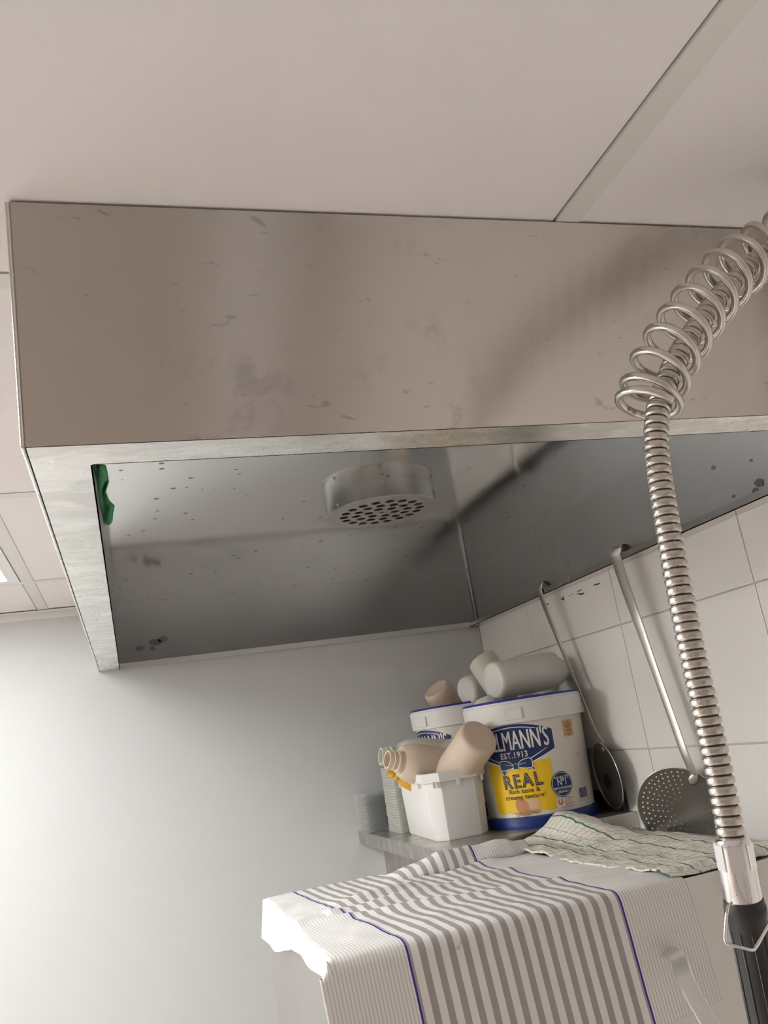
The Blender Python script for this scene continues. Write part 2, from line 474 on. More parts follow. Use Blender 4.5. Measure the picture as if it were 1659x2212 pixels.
# outlet collar with perforated plate
CX, CY, CRAD, CH = .4635, 1.425, .101, .031
zt = HZT - .002
col_bm = lathe([(CRAD-.002, zt-CH+CZ), (CRAD, zt-CH+CZ), (CRAD, zt+CZ), (CRAD-.002, zt+CZ), (CRAD-.002, zt-CH+CZ)], 64)
bmesh.ops.translate(col_bm, verts=col_bm.verts, vec=(CX, CY, 0))
collar = obj('outlet_collar', col_bm, M['steel_collar'], hood, auto=.6)
def perforated(name, rad, holes, thick, mat, parent, loc):
    cu = bpy.data.curves.new(name, 'CURVE'); cu.dimensions = '2D'; cu.fill_mode = 'BOTH'; cu.extrude = thick/2
    def circ(x, y, r, n):
        s = cu.splines.new('POLY'); s.points.add(n-1); s.use_cyclic_u = True
        for i in range(n):
            a = 2*PI*i/n; s.points[i].co = (x+r*math.cos(a), y+r*math.sin(a), 0, 1)
    circ(0, 0, rad, 72)
    for x, y, r in holes: circ(x, y, r, 16)
    tmp = bpy.data.objects.new('tmp', cu); COL.objects.link(tmp)
    dg = bpy.context.evaluated_depsgraph_get()
    me = bpy.data.meshes.new_from_object(tmp.evaluated_get(dg)); me.name = name
    bpy.data.objects.remove(tmp); bpy.data.curves.remove(cu)
    me.transform(Matrix.Translation(loc))
    return link(name, me, mat, parent)
holes = []
for n, r, ph in ((18, .070, .1), (12, .047, .2), (6, .025, .0), (1, 0, 0)):
    for i in range(n):
        a = ph + 2*PI*i/n; holes.append((r*math.cos(a), r*math.sin(a), .0085 if n > 1 else .005))
perforated('perforated_plate', CRAD+.0015, holes, .0022, M['steel_grille'], collar, V(CX, CY, zt-CH))
db = lathe([(0, zt-.006+CZ), (CRAD-.003, zt-.006+CZ), (CRAD-.003, zt-.001+CZ), (0, zt-.001+CZ)], 48)
bmesh.ops.translate(db, verts=db.verts, vec=(CX, CY, 0)); obj('duct_shade_disc', db, M['duct_shade'], collar)  # near-black disc painted as the shade inside the hollow collar
for a, dz in ((-1.78, .020), (-1.80, .006), (-.55, .016), (-2.7, .006)):
    mt = Matrix.Translation(V(CX+CRAD*math.cos(a), CY+CRAD*math.sin(a), zt-CH+dz)) @ Matrix.Rotation(a, 4, 'Z') @ Matrix.Rotation(PI/2, 4, 'Y')
    obj('screw', lathe([(0, .003), (.002, .0026), (.003, .001), (.003, -.001)], 12, mt), M['steel_collar'], collar)
# dark grease spots inside
def spot(px, py, plane, r, sq=.7):
    p = onY(px, py, HYW-.0044) if plane == 'Y' else onX(px, py, HXR-.0044)
    nrm = Vector((0,-1,0)) if plane == 'Y' else Vector((-1,0,0)); s = Vector((1,0,0)) if plane == 'Y' else Vector((0,1,0))
    pts = []
    for i in range(20):
        a = 2*PI*i/20; k = r*(1 + .10*math.sin(2*a + px) + .07*math.sin(5*a + py))
        pts.append(p + s*math.cos(a)*k + Vector((0,0,math.sin(a)*k*sq)))
    obj('grease_spot', prism(pts, [q + nrm*.0004 for q in pts]), M['grease'], hood)
M['grease'] = plain('grease', (.20,.195,.19), .30, metal=.8)
for a in ((303,1401,.010),(335,1387,.014),(352,1381,.012),(330,1401,.007)): spot(a[0], a[1], 'Y', a[2])
for a in ((1640,1043,.010),(1632,1062,.008),(1541,1010,.005),(1585,1072,.004),(1622,995,.003)): spot(a[0], a[1], 'X', a[2])

# green cloth tucked behind the rim
def cloth_fn(u, w):
    top = onY(208 + 26*u, 1004, .80); 
    return top
g_out = [((203,1003),(226,1004)), ((206,1022),(234,1030)), ((209,1038),(236,1040)), ((211,1058),(229,1062)), ((213,1078),(236,1080)), ((215,1094),(247,1091)), ((218,1110),(243,1108)), ((224,1126),(242,1124)), ((231,1133),(240,1131))]
bm = bmesh.new(); rows = []
for i, (a, b) in enumerate(g_out):
    row = []
    for k in range(9):
        s = k/8; Y = .775 + .33*i/8 + .02*math.sin(s*7 + i) - .03*abs(s-.45)
        row.append(bm.verts.new(onY(a[0]+(b[0]-a[0])*s, a[1]+(b[1]-a[1])*s, Y)))
    rows.append(row)
for a, b in zip(rows, rows[1:]):
    for k in range(8): bm.faces.new((a[k], a[k+1], b[k+1], b[k]))
bmesh.ops.subdivide_edges(bm, edges=bm.edges, cuts=1, use_grid_fill=True)
bmesh.ops.solidify(bm, geom=bm.faces, thickness=.0012)
M['green_cloth'] = plain('green_cloth', (.045,.27,.11), .8, grain=.3, gs=400, var=.2)
tag(obj('cleaning_cloth', bm, M['green_cloth'], None, smooth=True), 'crumpled green cloth tucked inside the left edge of the hood', 'cloth')

# ================================================================== DISHWASHER (box under the towels)
MX0, MX1, MY0, MY1, MZ = .200, .905, 1.062, 1.590, -.240
mach = thing('dishwasher', V((MX0+MX1)/2, (MY0+MY1)/2, ZF), 'stainless steel hood dishwasher carrying two tea towels in the corner', 'dishwasher')
obj('wash_hood', B((MX0, MY0, -.80), (MX1, MY1, MZ)), M['steel_machine'], mach, bevel=.006, seg=3, auto=.6)
obj('cabinet', B((MX0+.01, MY0+.02, ZF+.12), (MX1-.01, MY1-.01, -.815)), M['steel_machine'], mach, bevel=.004)
for fx in (MX0+.05, MX1-.05):
    for fy in (MY0+.07, MY1-.06):
        obj('foot', lathe([(0, 0), (.022, 0), (.022, .012), (.014, .02), (.014, .125), (0, .125)], 16, Matrix.Translation((fx, fy, 0))), M['black_rubber'], mach)
# lever handle
ha = onY(1452, 2062, MY0-.024)
hp = [ha + Vector((.006, .022, -.002)), ha + Vector((-.002, -.004, .003)), ha + Vector((-.003, -.018, -.004)), onY(1478, 2110, MY0-.060), onY(1503, 2160, MY0-.082), onY(1533, 2212, MY0-.105)]
d = (hp[-1]-hp[-2]); hp += [hp[-1] + d, hp[-1] + d*2.2]
hpts = catmull(hp, 6)
obj('lever_handle', strip_sweep(hpts, [.021]*len(hpts), .006, Vector((1, -.1, .35))), M['satin'], mach, auto=.7)

# ================================================================== PRE-RINSE SPRAY (hose, spring, gun)
HYP = .525
hpx = [(1659,548),(1603,592),(1550,648),(1503,712),(1463,775),(1436,838),(1419,905),(1421,1000),(1441,1130),(1471,1290),(1505,1450),(1540,1605),(1566,1730),(1583,1822)]
hose_pts = [V(.80,.47,.27), V(.785,.47,.33), V(.72,.478,.375), V(.62,.49,.372)] + [onY(x, y, HYP - .012*max(0, (7-i))/7) for i, (x, y) in enumerate(hpx)]
spray = thing('pre_rinse_spray', V(.80, .47, ZF), 'ribbed steel hose with coil spring and black spray grip hanging in front of the hood', 'spray hose')
path = resample(catmull(hose_pts, 14), .0066/8)
prof = [.0093, .0095, .0095, .0095, .0095, .0093, .0080, .0080]
hose = obj('hose', sweep(path, [prof[i % 8] for i in range(len(path))], 22), M['steel_hose'], spray, auto=.9)
hose.data.materials.append(M['hose_groove'])
for p in hose.data.polygons:
    if (p.index // 22) % 8 == 6: p.material_index = 1
obj('riser_pipe', sweep([V(.80,.47,ZF), V(.80,.47,-.5), V(.80,.47,.0), V(.80,.47,.275)], .011, 16), M['chrome'], spray, auto=.6)
# spring: helix round the upper hose, hose lying against its right side
coarse = resample(catmull(hose_pts, 14), .001)
end_i = min(range(len(coarse)), key=lambda i: (coarse[i] - onY(1421, 884, HYP)).length)
T, N = frames(coarse)
sp_pts = []; ph = 2.2; off = -CR*.0085 + CU*.001
for i in range(end_i, 60, -1):
    s = (end_i - i)*.001
    pitch = .0072 if s < .0075 else .0232
    ref = (CF - T[i]*CF.dot(T[i])).normalized(); bi = T[i].cross(ref)
    for q in range(2):
        ph += 2*PI*.0005/pitch
        p = coarse[i] + off - T[i]*(.0005*q)
        sp_pts.append(p + (ref*math.cos(ph) + bi*math.sin(ph))*.0232)
sp_pts = resample(sp_pts, .0028)
obj('spring', sweep(sp_pts, .0033, 10), M['steel_spring'], spray, smooth=True)
# chrome coupling
na, nb = onY(1581, 1812, HYP), onY(1607, 1950, HYP+.004)
ax = (nb-na); L = ax.length; q = Vector((0,0,1)).rotation_difference(ax.normalized())
mt = Matrix.Translation(na) @ q.to_matrix().to_4x4()
nut = obj('coupling_nut', lathe([(0, -.001), (.0098, -.001), (.0112, .001), (.0118, .004), (.0122, L*.9), (.0116, L), (0, L)], 40, mt), M['chrome'], spray, auto=.5)
for k in range(6):
    bm = bmesh.new(); box(bm, (-.0049, .0092, .0016), (.0049, .0119, .0195))
    bmesh.ops.bevel(bm, geom=list(bm.edges), offset=.0008, segments=2, affect='EDGES')
    bmesh.ops.transform(bm, matrix=mt @ Matrix.Rotation(2*PI*k/6 + .42, 4, 'Z'), verts=bm.verts)
    obj('nut_flat', bm, M['chrome'], nut, auto=.5)
# grip
gd = ax.normalized(); gb = onY(1668, 2240, HYP+.012); gdir = (gb-nb).normalized()
q2 = Vector((0,0,1)).rotation_difference(gdir); mg = Matrix.Translation(nb) @ q2.to_matrix().to_4x4()
grip = obj('grip', lathe([(0, -.002), (.0128, -.002), (.0136, .002), (.0136, .007), (.0126, .010), (.0124, .05), (.0130, .12), (.0135, .17), (.011, .178), (0, .178)], 36, mg), M['black_rubber'], spray, auto=.5)
for k in range(10):
    a = 2*PI*k/10 + .2
    pr = [mg @ Vector((.0124*math.cos(a), .0124*math.sin(a), .016)), mg @ Vector((.0126*math.cos(a), .0126*math.sin(a), .08)), mg @ Vector((.0134*math.cos(a), .0134*math.sin(a), .165))]
    obj('grip_rib', sweep(pr, .0008, 6), M['black_rubber'], grip, smooth=True)
obj('spray_head', lathe([(0, .176), (.010, .176), (.011, .20), (.016, .215), (.022, .235), (.022, .243), (0, .243)], 32, mg), M['chrome'], spray, auto=.5)
cl = [onY(1580,1950,HYP-.006), onY(1573,1957,HYP-.010), onY(1568.5,1990,HYP-.012), onY(1566.5,2030,HYP-.014), onY(1573,2040,HYP-.015), onY(1600,2046,HYP-.017), onY(1622,2052,HYP-.018), onY(1632,2047,HYP-.018), onY(1650,2015,HYP-.016), onY(1668,1978,HYP-.012), onY(1664,1955,HYP-.004)]
obj('wire_hook', sweep(resample(catmull(cl, 6), .002), .0011, 8), M['chrome'], spray, smooth=True)

# ================================================================== SKIMMERS
def skimmer(label, hook, low, neck, centre, rad, normal, side, wtop, wlow):
    root = thing('skimmer', hook, label, 'skimmer', 'steel skimmers hung on the hood')
    up = Vector((0, 0, 1))
    pts = [hook + Vector((.0265, -.010, .016)), hook + Vector((.0235, -.009, .026)), hook + Vector((.017, -.006, .034)), hook + Vector((.008, -.003, .037)), hook + Vector((.001, 0, .028)), hook + Vector((-.002, 0, .012))]
    n = 8
    for i in range(1, n+1): pts.append((hook + Vector((-.002,0,0))).lerp(low, i/n))
    pts.append(neck)
    pts = catmull(pts, 4)
    ww = []
    for i in range(len(pts)):
        s = i/(len(pts)-1); ww.append(wtop + (wlow-wtop)*min(1, max(0, (s-.3)/.4)))
    obj('handle', strip_sweep(pts, ww, .0026, side), M['steel_skim'], root, auto=.7)
    # dished, perforated bowl
    nrm = normal.normalized(); tdir = (neck - centre); tdir = (tdir - nrm*tdir.dot(nrm)).normalized(); sdir = nrm.cross(tdir)
    NS = 160; rr = [0, .006]; r = .006; hole_rows = []
    while r < rad*.86:
        rr += [r + .0058, r + .0082]; hole_rows.append(len(rr)-1); r += .0082
    rr += [rad*.93, rad*.97, rad]
    def dish(r): return -.012*(1 - (r/rad)**2) 
    bm = bmesh.new(); rings = []
    for r in rr:
        if r == 0: rings.append([bm.verts.new(centre + nrm*dish(0))]); continue
        rings.append([bm.verts.new(centre + tdir*r*math.cos(2*PI*i/NS) + sdir*r*math.sin(2*PI*i/NS) + nrm*dish(r)) for i in range(NS)])
    for j in range(len(rr)-1):
        a, b = rings[j], rings[j+1]
        hole = j+1 in hole_rows and rr[j] > .012
        nh = max(1, int(2*PI*rr[j]/.0098)) if rr[j] > 0 else 1
        marked = set(int((k+.5*(j % 4 > 1))*NS/nh) % NS for k in range(nh)) if hole else ()
        for i in range(NS):
            if i in marked and 6 < i < NS-6: continue
            k = (i+1) % NS
            if len(a) == 1: bm.faces.new((a[0], b[i], b[k]))
            else: bm.faces.new((a[i], a[k], b[k], b[i]))
    bmesh.ops.recalc_face_normals(bm, faces=bm.faces)
    bowl = obj('bowl', bm, M['steel_bowl'], root, smooth=True)
    sd = bowl.modifiers.new('thick', 'SOLIDIFY'); sd.thickness = .0006; sd.offset = 0; sd.use_rim = False
    ring = [centre + tdir*rad*math.cos(2*PI*i/64) + sdir*rad*math.sin(2*PI*i/64) for i in range(65)]
    obj('bowl_edge', sweep(ring, .0011, 6, cap=False), M['steel_lip'], bowl, smooth=True)
    wp = neck + nrm*.002
    bmw = lathe([(0, .0022), (.009, .0018), (.012, 0), (0, -.001)], 20, Matrix.Translation(wp - tdir*.006 + nrm*.001) @ Vector((0,0,1)).rotation_difference(nrm).to_matrix().to_4x4() @ Matrix.Scale(.7, 4, (0,1,0)))
    obj('weld_pad', bmw, M['steel_lip'], root, smooth=True)
    return root
sk1 = skimmer('steel skimmer hanging nearer the hose with its perforated bowl facing out', onX(1337,1222,LX-.002), onX(1478,1625,.928), onX(1500,1676,.936), onX(1474,1752,.924), .079, Vector((-.76,-.60,-.24)), Vector((-.25,1,.0)), .027, .017)
sk2 = skimmer('steel skimmer hanging next to the big bucket, bowl seen almost edge-on', onX(1171,1292,LX-.002), onX(1284,1575,.930), onX(1302,1606,.937), onX(1311,1676,.936), .068, Vector((-.96,.14,-.07)), Vector((-.1,1,0)), .019, .010)

# ================================================================== SHELF
SX0, SX1, SY0, SY1, SZ = .533, .9605, 1.612, 2.2415, -.222
shelf = thing('steel_shelf', V((SX0+SX1)/2, SY1, SZ-.03), 'stained stainless steel corner shelf holding the buckets', 'shelf')
obj('shelf_top', B((SX0, SY0, SZ-.003), (SX1, SY1, SZ)), M['steel_shelf'], shelf)
obj('front_fascia', B((SX0, SY0, SZ-.030), (SX1, SY0+.002, SZ-.003)), M['steel_shelf'], shelf)
obj('side_fascia', B((SX0, SY0+.002, SZ-.030), (SX0+.002, SY1, SZ-.003)), M['steel_shelf'], shelf)
for bx in (SX0+.06, SX1-.03):
    a = [V(bx, SY1-.001, SZ-.003), V(bx, SY0+.12, SZ-.003), V(bx, SY0+.12, SZ-.020), V(bx, SY1-.03, SZ-.20), V(bx, SY1-.001, SZ-.20)]
    obj('bracket', prism(a, [p + Vector((.004, 0, 0)) for p in a]), M['steel_shelf'], shelf)

# ================================================================== BUCKETS
M['bucket_white'] = None
def plastic(name, col, trans=.25, rough=.35, alpha=1.0, tint=None):
    t = NT(name); v = t.coord()
    c = t.mix(t.noise(v, 8.0, 2), tuple(x*.96 for x in col), col)
    b = t.bsdf(c, rough)
    if trans > 0:
        tr = t.add('ShaderNodeBsdfTranslucent'); t.set(tr.inputs[0], tint or col)
        mx = t.add('ShaderNodeMixShader'); mx.inputs[0].default_value = trans
        t.l.new(b, mx.inputs[1]); t.l.new(tr.outputs[0], mx.inputs[2]); b = mx.outputs[0]
    if alpha < 1:
        tp = t.add('ShaderNodeBsdfTransparent')
        mx = t.add('ShaderNodeMixShader'); mx.inputs[0].default_value = alpha
        t.l.new(tp.outputs[0], mx.inputs[1]); t.l.new(b, mx.inputs[2]); b = mx.outputs[0]
    return t.done(b)
M['bucket_white'] = plastic('bucket_white', (.90,.85,.77), .10)
M['bucket_rim'] = plastic('bucket_rim', (.90,.89,.86), .10)
M['print_white'] = plain('print_white', (.82,.80,.76), .4)
M['print_navy'] = plain('print_navy', (.012,.030,.14), .35)
M['print_yellow'] = plain('print_yellow', (.92,.58,.015), .4)
M['print_dark'] = plain('print_dark', (.05,.035,.02), .5)
M['print_red'] = plain('print_red', (.70,.16,.13), .5)
M['print_grey'] = plain('print_grey', (.42,.38,.36), .5)
M['print_bluegrey'] = plain('print_bluegrey', (.08,.12,.30), .5)
M['print_orange'] = plain('print_orange', (.74,.42,.20), .6)
M['print_egg'] = plain('print_egg', (.56,.25,.13), .5, var=.15)
M['print_egg2'] = plain('print_egg2', (.74,.48,.27), .5, var=.15)
M['print_straw'] = plain('print_straw', (.42,.24,.10), .6)
M['blue_plastic'] = plain('blue_plastic', (.007,.030,.17), .35)
M['blue_line'] = plain('blue_line', (.02,.03,.33), .4, var=.25)

def text_mesh(body, size=1.0, offset=0.0, shear=0.0, space=1.0, align='CENTER'):
    cu = bpy.data.curves.new('txt', 'FONT'); cu.body = body; cu.size = size; cu.offset = offset
    cu.align_x = align; cu.align_y = 'CENTER'; cu.shear = shear; cu.space_character = space; cu.resolution_u = 3
    cu.space_line = .88
    tmp = bpy.data.objects.new('txt', cu); COL.objects.link(tmp)
    dg = bpy.context.evaluated_depsgraph_get()
    me = bpy.data.meshes.new_from_object(tmp.evaluated_get(dg))
    bpy.data.objects.remove(tmp); bpy.data.curves.remove(cu)
    return me
def poly_mesh(outline, cuts=0):
    bm = bmesh.new(); bm.faces.new([bm.verts.new((x, y, 0)) for x, y in outline])
    bmesh.ops.triangulate(bm, faces=bm.faces)
    me = bpy.data.meshes.new('p'); bm.to_mesh(me); bm.free(); return me
def grid_poly(x0, x1, ylo, yhi, nx=24, ny=6):
    """patch between functions ylo(x), yhi(x)"""
    bm = bmesh.new(); g = []
    for i in range(nx+1):
        x = x0 + (x1-x0)*i/nx; a, b = ylo(x), yhi(x)
        g.append([bm.verts.new((x, a+(b-a)*k/ny, 0)) for k in range(ny+1)])
    for i in range(nx):
        for k in range(ny): bm.faces.new((g[i][k], g[i+1][k], g[i+1][k+1], g[i][k+1]))
    me = bpy.data.meshes.new('g'); bm.to_mesh(me); bm.free(); return me
def disc_mesh(cx_, cy_, rx, ry, n=36, rings=4, r0=0.0):
    bm = bmesh.new(); R = []
    for k in range(rings+1):
        f = r0 + (1-r0)*k/rings
        R.append([bm.verts.new((cx_+rx*f*math.cos(2*PI*i/n), cy_+ry*f*math.sin(2*PI*i/n), 0)) for i in range(n)] if f > 0 else [bm.verts.new((cx_, cy_, 0))])
    for a, b in zip(R, R[1:]):
        for i in range(n):
            j = (i+1) % n
            if len(a) == 1: bm.faces.new((a[0], b[i], b[j]))
            else: bm.faces.new((a[i], b[i], b[j], a[j]))
    me = bpy.data.meshes.new('d'); bm.to_mesh(me); bm.free(); return me
def line_mesh(pts, w):
    bm = bmesh.new(); n = len(pts); prev = None
    for i, (x, y) in enumerate(pts):
        a = pts[max(0,i-1)]; b = pts[min(n-1,i+1)]; dx, dy = b[0]-a[0], b[1]-a[1]; l = math.hypot(dx, dy) or 1
        ww = w[i] if hasattr(w, '__len__') else w
        p = (bm.verts.new((x-dy/l*ww/2, y+dx/l*ww/2, 0)), bm.verts.new((x+dy/l*ww/2, y-dx/l*ww/2, 0)))
        if prev: bm.faces.new((prev[0], prev[1], p[1], p[0]))
        prev = p
    me = bpy.data.meshes.new('l'); bm.to_mesh(me); bm.free(); return me
def smooth2(pts, per=6):
    v = catmull([Vector((x, y, 0)) for x, y in pts], per); return [(p.x, p.y) for p in v]

BH = .253; BRT, BRB = .1235, .1130          # bucket height, body radii top / bottom
def bucket(cx_, cy_, face_deg, label, detail=True, lift=0.0):
    base = V(cx_, cy_, SZ + lift)
    r = thing('mayonnaise_bucket', base, label, 'bucket', 'mayonnaise buckets on the shelf')
    Tm = Matrix.Translation(base)
    z0 = .004
    body = obj('body', lathe([(0, z0), (BRB, z0), (BRT, BH-.002), (BRT-.002, BH-.002), (BRB-.002, z0+.003), (0, z0+.003)], 72, Tm), M['bucket_white'], r, auto=.6)
    rim = obj('rim', lathe([(BRT-.001, BH-.046), (BRT+.0065, BH-.046), (BRT+.0080, BH-.006), (BRT+.0055, BH-.005), (BRT+.0055, BH), (BRT-.004, BH), (BRT-.004, BH-.01), (BRT-.001, BH-.046)], 72, Tm), M['bucket_rim'], r, auto=.6)
    for a in range(0, 360, 30):
        an = math.radians(a + 8 + face_deg); p = base + Vector((math.cos(an), math.sin(an), 0))*(BRT+.0068) + Vector((0,0,BH-.028))
        bm = bmesh.new()
        if a == 0: box(bm, (-.0005, -.018, -.011), (.0022, .018, .011))
        elif a % 90 == 0: box(bm, (-.0005, -.0010, -.016), (.0012, .0010, .016))
        else: bm.free(); continue
        bmesh.ops.transform(bm, matrix=Matrix.Translation(p) @ Matrix.Rotation(an, 4, 'Z'), verts=bm.verts)
        obj('rim_tab', bm, M['bucket_rim'], rim, bevel=.0006, seg=1)
    obj('lid_seal_ring', lathe([(BRT-.003, BH-.001), (BRT+.006, BH-.001), (BRT+.0066, BH+.0016), (BRT+.004, BH+.0036), (BRT-.003, BH+.003), (BRT-.003, BH-.001)], 72, Tm), M['blue_line'], r, auto=.6)
    obj('base_rim', lathe([(0, 0), (BRB+.006, 0), (BRB+.0085, .006), (BRB+.008, .020), (BRB+.001, .022), (BRB+.001, .001), (0, .001)], 72, Tm), M['blue_plastic'], r, auto=.6)
    f0 = math.radians(face_deg)
    def wrap(name, me, mat, parent, off, sx=1, sy=1, x=0, y=0, rot=0):
        co = math.cos(rot); si = math.sin(rot)
        for v in me.vertices:
            a, b = v.co.x*sx, v.co.y*sy
            u = a*co - b*si + x; z = a*si + b*co + y
            R = BRB + (BRT-BRB)*(z-z0)/(BH-z0) + off
            an = f0 + u/(BRT+BRB)*2
            v.co = base + Vector((R*math.cos(an), R*math.sin(an), z))
        me.update()
        bm = bmesh.new(); bm.from_mesh(me); bmesh.ops.recalc_face_normals(bm, faces=bm.faces); bm.to_mesh(me); bm.free()
        return link(name, me, mat, parent)
    # ---- printed label; u grows to the right seen from outside (anti-clockwise from above)
    panel = wrap('label_panel', grid_poly(-.068, .072, lambda x: .030 + .0015*math.sin(x*900) + (.012 if x > .060 else 0)*0, lambda x: .128), M['print_yellow'], r, .0006)
    def btop(x): return .205 - .020*(x/.085)**2
    def bbot(x): return .118 + .028*(abs(x)/.085)**1.3
    wrap('badge_border', grid_poly(-.0885, .0885, lambda x: bbot(x)-.0032, lambda x: btop(x)+.0016), M['print_white'], panel, .0008)
    badge = wrap('badge', grid_poly(-.086, .086, bbot, btop), M['print_navy'], r, .0010)
    wrap('badge_line', line_mesh([(x/100*.078, btop(x/100*.078)-.0062) for x in range(-100, 72, 6)], .0016), M['print_white'], badge, .0014)
    for k in (-1, 1):
        wrap('lettering', text_mesh("HELLMANN'S", .0535, 0, space=1.0), M['print_white'], badge, .0026 + .0001*k, sx=.490, sy=1.02, x=-.0005 + .0006*k, y=.1705)
    if detail:
        wrap('lettering', text_mesh("EST.1913", .0165, .0003, space=1.1), M['print_white'], badge, .0026, sx=.86, y=.1432)
        # ribbon
        wrap('ribbon_line', line_mesh([(x/100*.082, bbot(x/100*.082)+.0085-.006*(1-abs(x)/100)) for x in list(range(-100, -18, 6))], .0014), M['print_white'], badge, .0014)
        wrap('ribbon_line', line_mesh([(x/100*.072, bbot(x/100*.072)+.0105-.006*(1-abs(x)/100)) for x in list(range(20, 100, 6))], [.0022*(1-k/16) + .0004 for k in range(14)]), M['print_white'], badge, .0014)
        for s in (-1, 1):
            loop = smooth2([(0.004*s, .123), (.014*s, .132), (.030*s, .1345), (.0345*s, .128), (.033*s, .116), (.020*s, .116), (.004*s, .119)])
            tail = [(.026*s, .119), (.042*s, .1125 + .002*s), (.034*s, .1145), (.030*s, .104), (.022*s, .112)] if s < 0 else [(.024*s, .119), (.031*s, .1235), (.040*s, .110), (.032*s, .113), (.024*s, .112)]
            wrap('ribbon_tail', poly_mesh(tail), M['print_navy'], badge, .0015)
            wrap('ribbon_tail_line', line_mesh(tail + [tail[0]], .0011), M['print_white'], badge, .0018)
            wrap('ribbon_loop', poly_mesh(loop), M['print_navy'], badge, .0021)
            wrap('ribbon_loop_line', line_mesh(loop + [loop[0]], .0015), M['print_white'], badge, .0025)
            wrap('ribbon_crease', line_mesh(smooth2([(.006*s, .1225), (.014*s, .1255), (.022*s, .1262)], 4), .001), M['print_white'], badge, .0025)
        wrap('ribbon_knot', grid_poly(-.0052, .0052, lambda x: .1155, lambda x: .1262, 3, 3), M['print_navy'], badge, .0028)
        kn = [(-.0052,.1155),(.0052,.1155),(.0052,.1262),(-.0052,.1262),(-.0052,.1155)]
        wrap('ribbon_knot_line', line_mesh(kn, .0011), M['print_white'], badge, .0031)
        wrap('lettering', text_mesh("REAL", .040, .0012, space=1.22), M['print_dark'], panel, .0020, sx=.80, sy=.92, x=.006, y=.0905, rot=.02)
        wrap('lettering', text_mesh("REAL", .040, -.0013, space=1.22), M['print_grey'], panel, .0026, sx=.80, sy=.92, x=.006, y=.0905, rot=.02)
        wrap('lettering', text_mesh("Rich taste &\ncreamy texture\u00b9", .0128, .0001, space=1.05), M['print_dark'], panel, .0020, sx=1.0, x=.007, y=.0662)
        wrap('egg_print', disc_mesh(.020, .0430, .0165, .0135), M['print_egg2'], panel, .0010, rot=0)
        e1 = disc_mesh(0, 0, .0135, .0185)
        wrap('egg_print', e1, M['print_egg'], panel, .0014, x=-.003, y=.0412, rot=.30)
        rnd = random.Random(3)
        bm = bmesh.new()
        for k in range(46):
            x = rnd.uniform(-.026, .030); y = .0285 + rnd.uniform(-.003, .005)*(1-abs(x-.002)/.045); a = rnd.uniform(-.7, .7); l = rnd.uniform(.004, .010)
            c_, s_ = math.cos(a)*l, math.sin(a)*l
            bm.faces.new([bm.verts.new(p) for p in ((x-c_, y-s_-.0003, 0), (x+c_, y+s_-.0003, 0), (x+c_, y+s_+.0003, 0), (x-c_, y-s_+.0003, 0))])
        me = bpy.data.meshes.new('s'); bm.to_mesh(me); bm.free()
        wrap('straw_print', me, M['print_straw'], panel, .0018)
        bm = bmesh.new()
        for k in range(15):
            x = .032 + .0028*k; bm.faces.new([bm.verts.new(p) for p in ((x, .0285, 0), (x+.0014, .0325, 0), (x+.0028, .0285, 0))])
        # round badge
        rx, ry = .0885, .0740
        rb = wrap('round_badge', disc_mesh(rx, ry, .0245, .0250), M['print_navy'], r, .0012)
        wrap('round_badge_line', disc_mesh(rx, ry, .0228, .0233, 40, 1, .955), M['print_white'], rb, .0016)
        wrap('lettering', text_mesh("WORLD'S", .0074, .0001), M['print_white'], rb, .0026, sx=.95, x=rx, y=ry+.0128)
        wrap('lettering', text_mesh("N\u00ba1", .0175, .0003), M['print_white'], rb, .0026, sx=.80, x=rx, y=ry+.0035)
        wrap('lettering', text_mesh("MAYONNAISE", .0068, .0001), M['print_white'], rb, .0026, sx=.90, x=rx, y=ry-.0075)
        wrap('lettering', text_mesh("BRAND\u00b9", .0070, .0001), M['print_white'], rb, .0026, sx=.95, x=rx, y=ry-.0148)
        # maker mark, web line, barcode, sticker, batch code
        patch = wrap('white_patch', grid_poly(.0755-.006, .0755+.014, lambda x: .0265, lambda x: .0478, 6, 3), M['print_white'], r, .0008)
        wrap('maker_mark', line_mesh(smooth2([(.0740,.0460),(.0740,.0395),(.0760,.0365),(.0795,.0365),(.0815,.0395),(.0815,.0460)]), .0030), M['print_red'], patch, .0012)
        wrap('maker_mark_line', line_mesh([(.0865,.0345),(.0865,.0470)], .0006), M['print_grey'], r, .0010)
        wrap('lettering', text_mesh("Unilever\nFood\nSolutions", .0060, 0, align='LEFT'), M['print_red'], r, .0020, x=.0885, y=.0408)
        wrap('lettering', text_mesh("www.ufs.com", .0056, 0), M['print_red'], r, .0020, x=.0920, y=.0298)
        bm = bmesh.new(); x = .1290; rnd = random.Random(5)
        while x < .1560:
            w = rnd.choice((.0007, .0011, .0018))
            bm.faces.new([bm.verts.new(p) for p in ((x, .0395, 0), (x+w, .0395, 0), (x+w, .0590, 0), (x, .0590, 0))]); x += w + rnd.choice((.0007, .0012))
        me = bpy.data.meshes.new('b'); bm.to_mesh(me); bm.free()
        bc = wrap('barcode', me, M['print_bluegrey'], r, .0010)
        wrap('lettering', text_mesh("8 712100 361890", .0052, 0), M['print_grey'], bc, .0020, x=.1425, y=.0345)
        st = wrap('sticker', grid_poly(.1140, .1420, lambda x: .1640, lambda x: .1975, 8, 4), M['print_orange'], r, .0010)
        for k, (w, y) in enumerate(((.007,.194),(.020,.1905),(.021,.1865),(.019,.1835),(.012,.1805),(.017,.1775),(.018,.1745),(.020,.1700),(.010,.1670))):
            wrap('sticker_line', grid_poly(.128-w/2, .128+w/2, lambda x, y=y: y-.0005, lambda x, y=y: y+.0005, 4, 1), M['print_dark'], st, .0014)
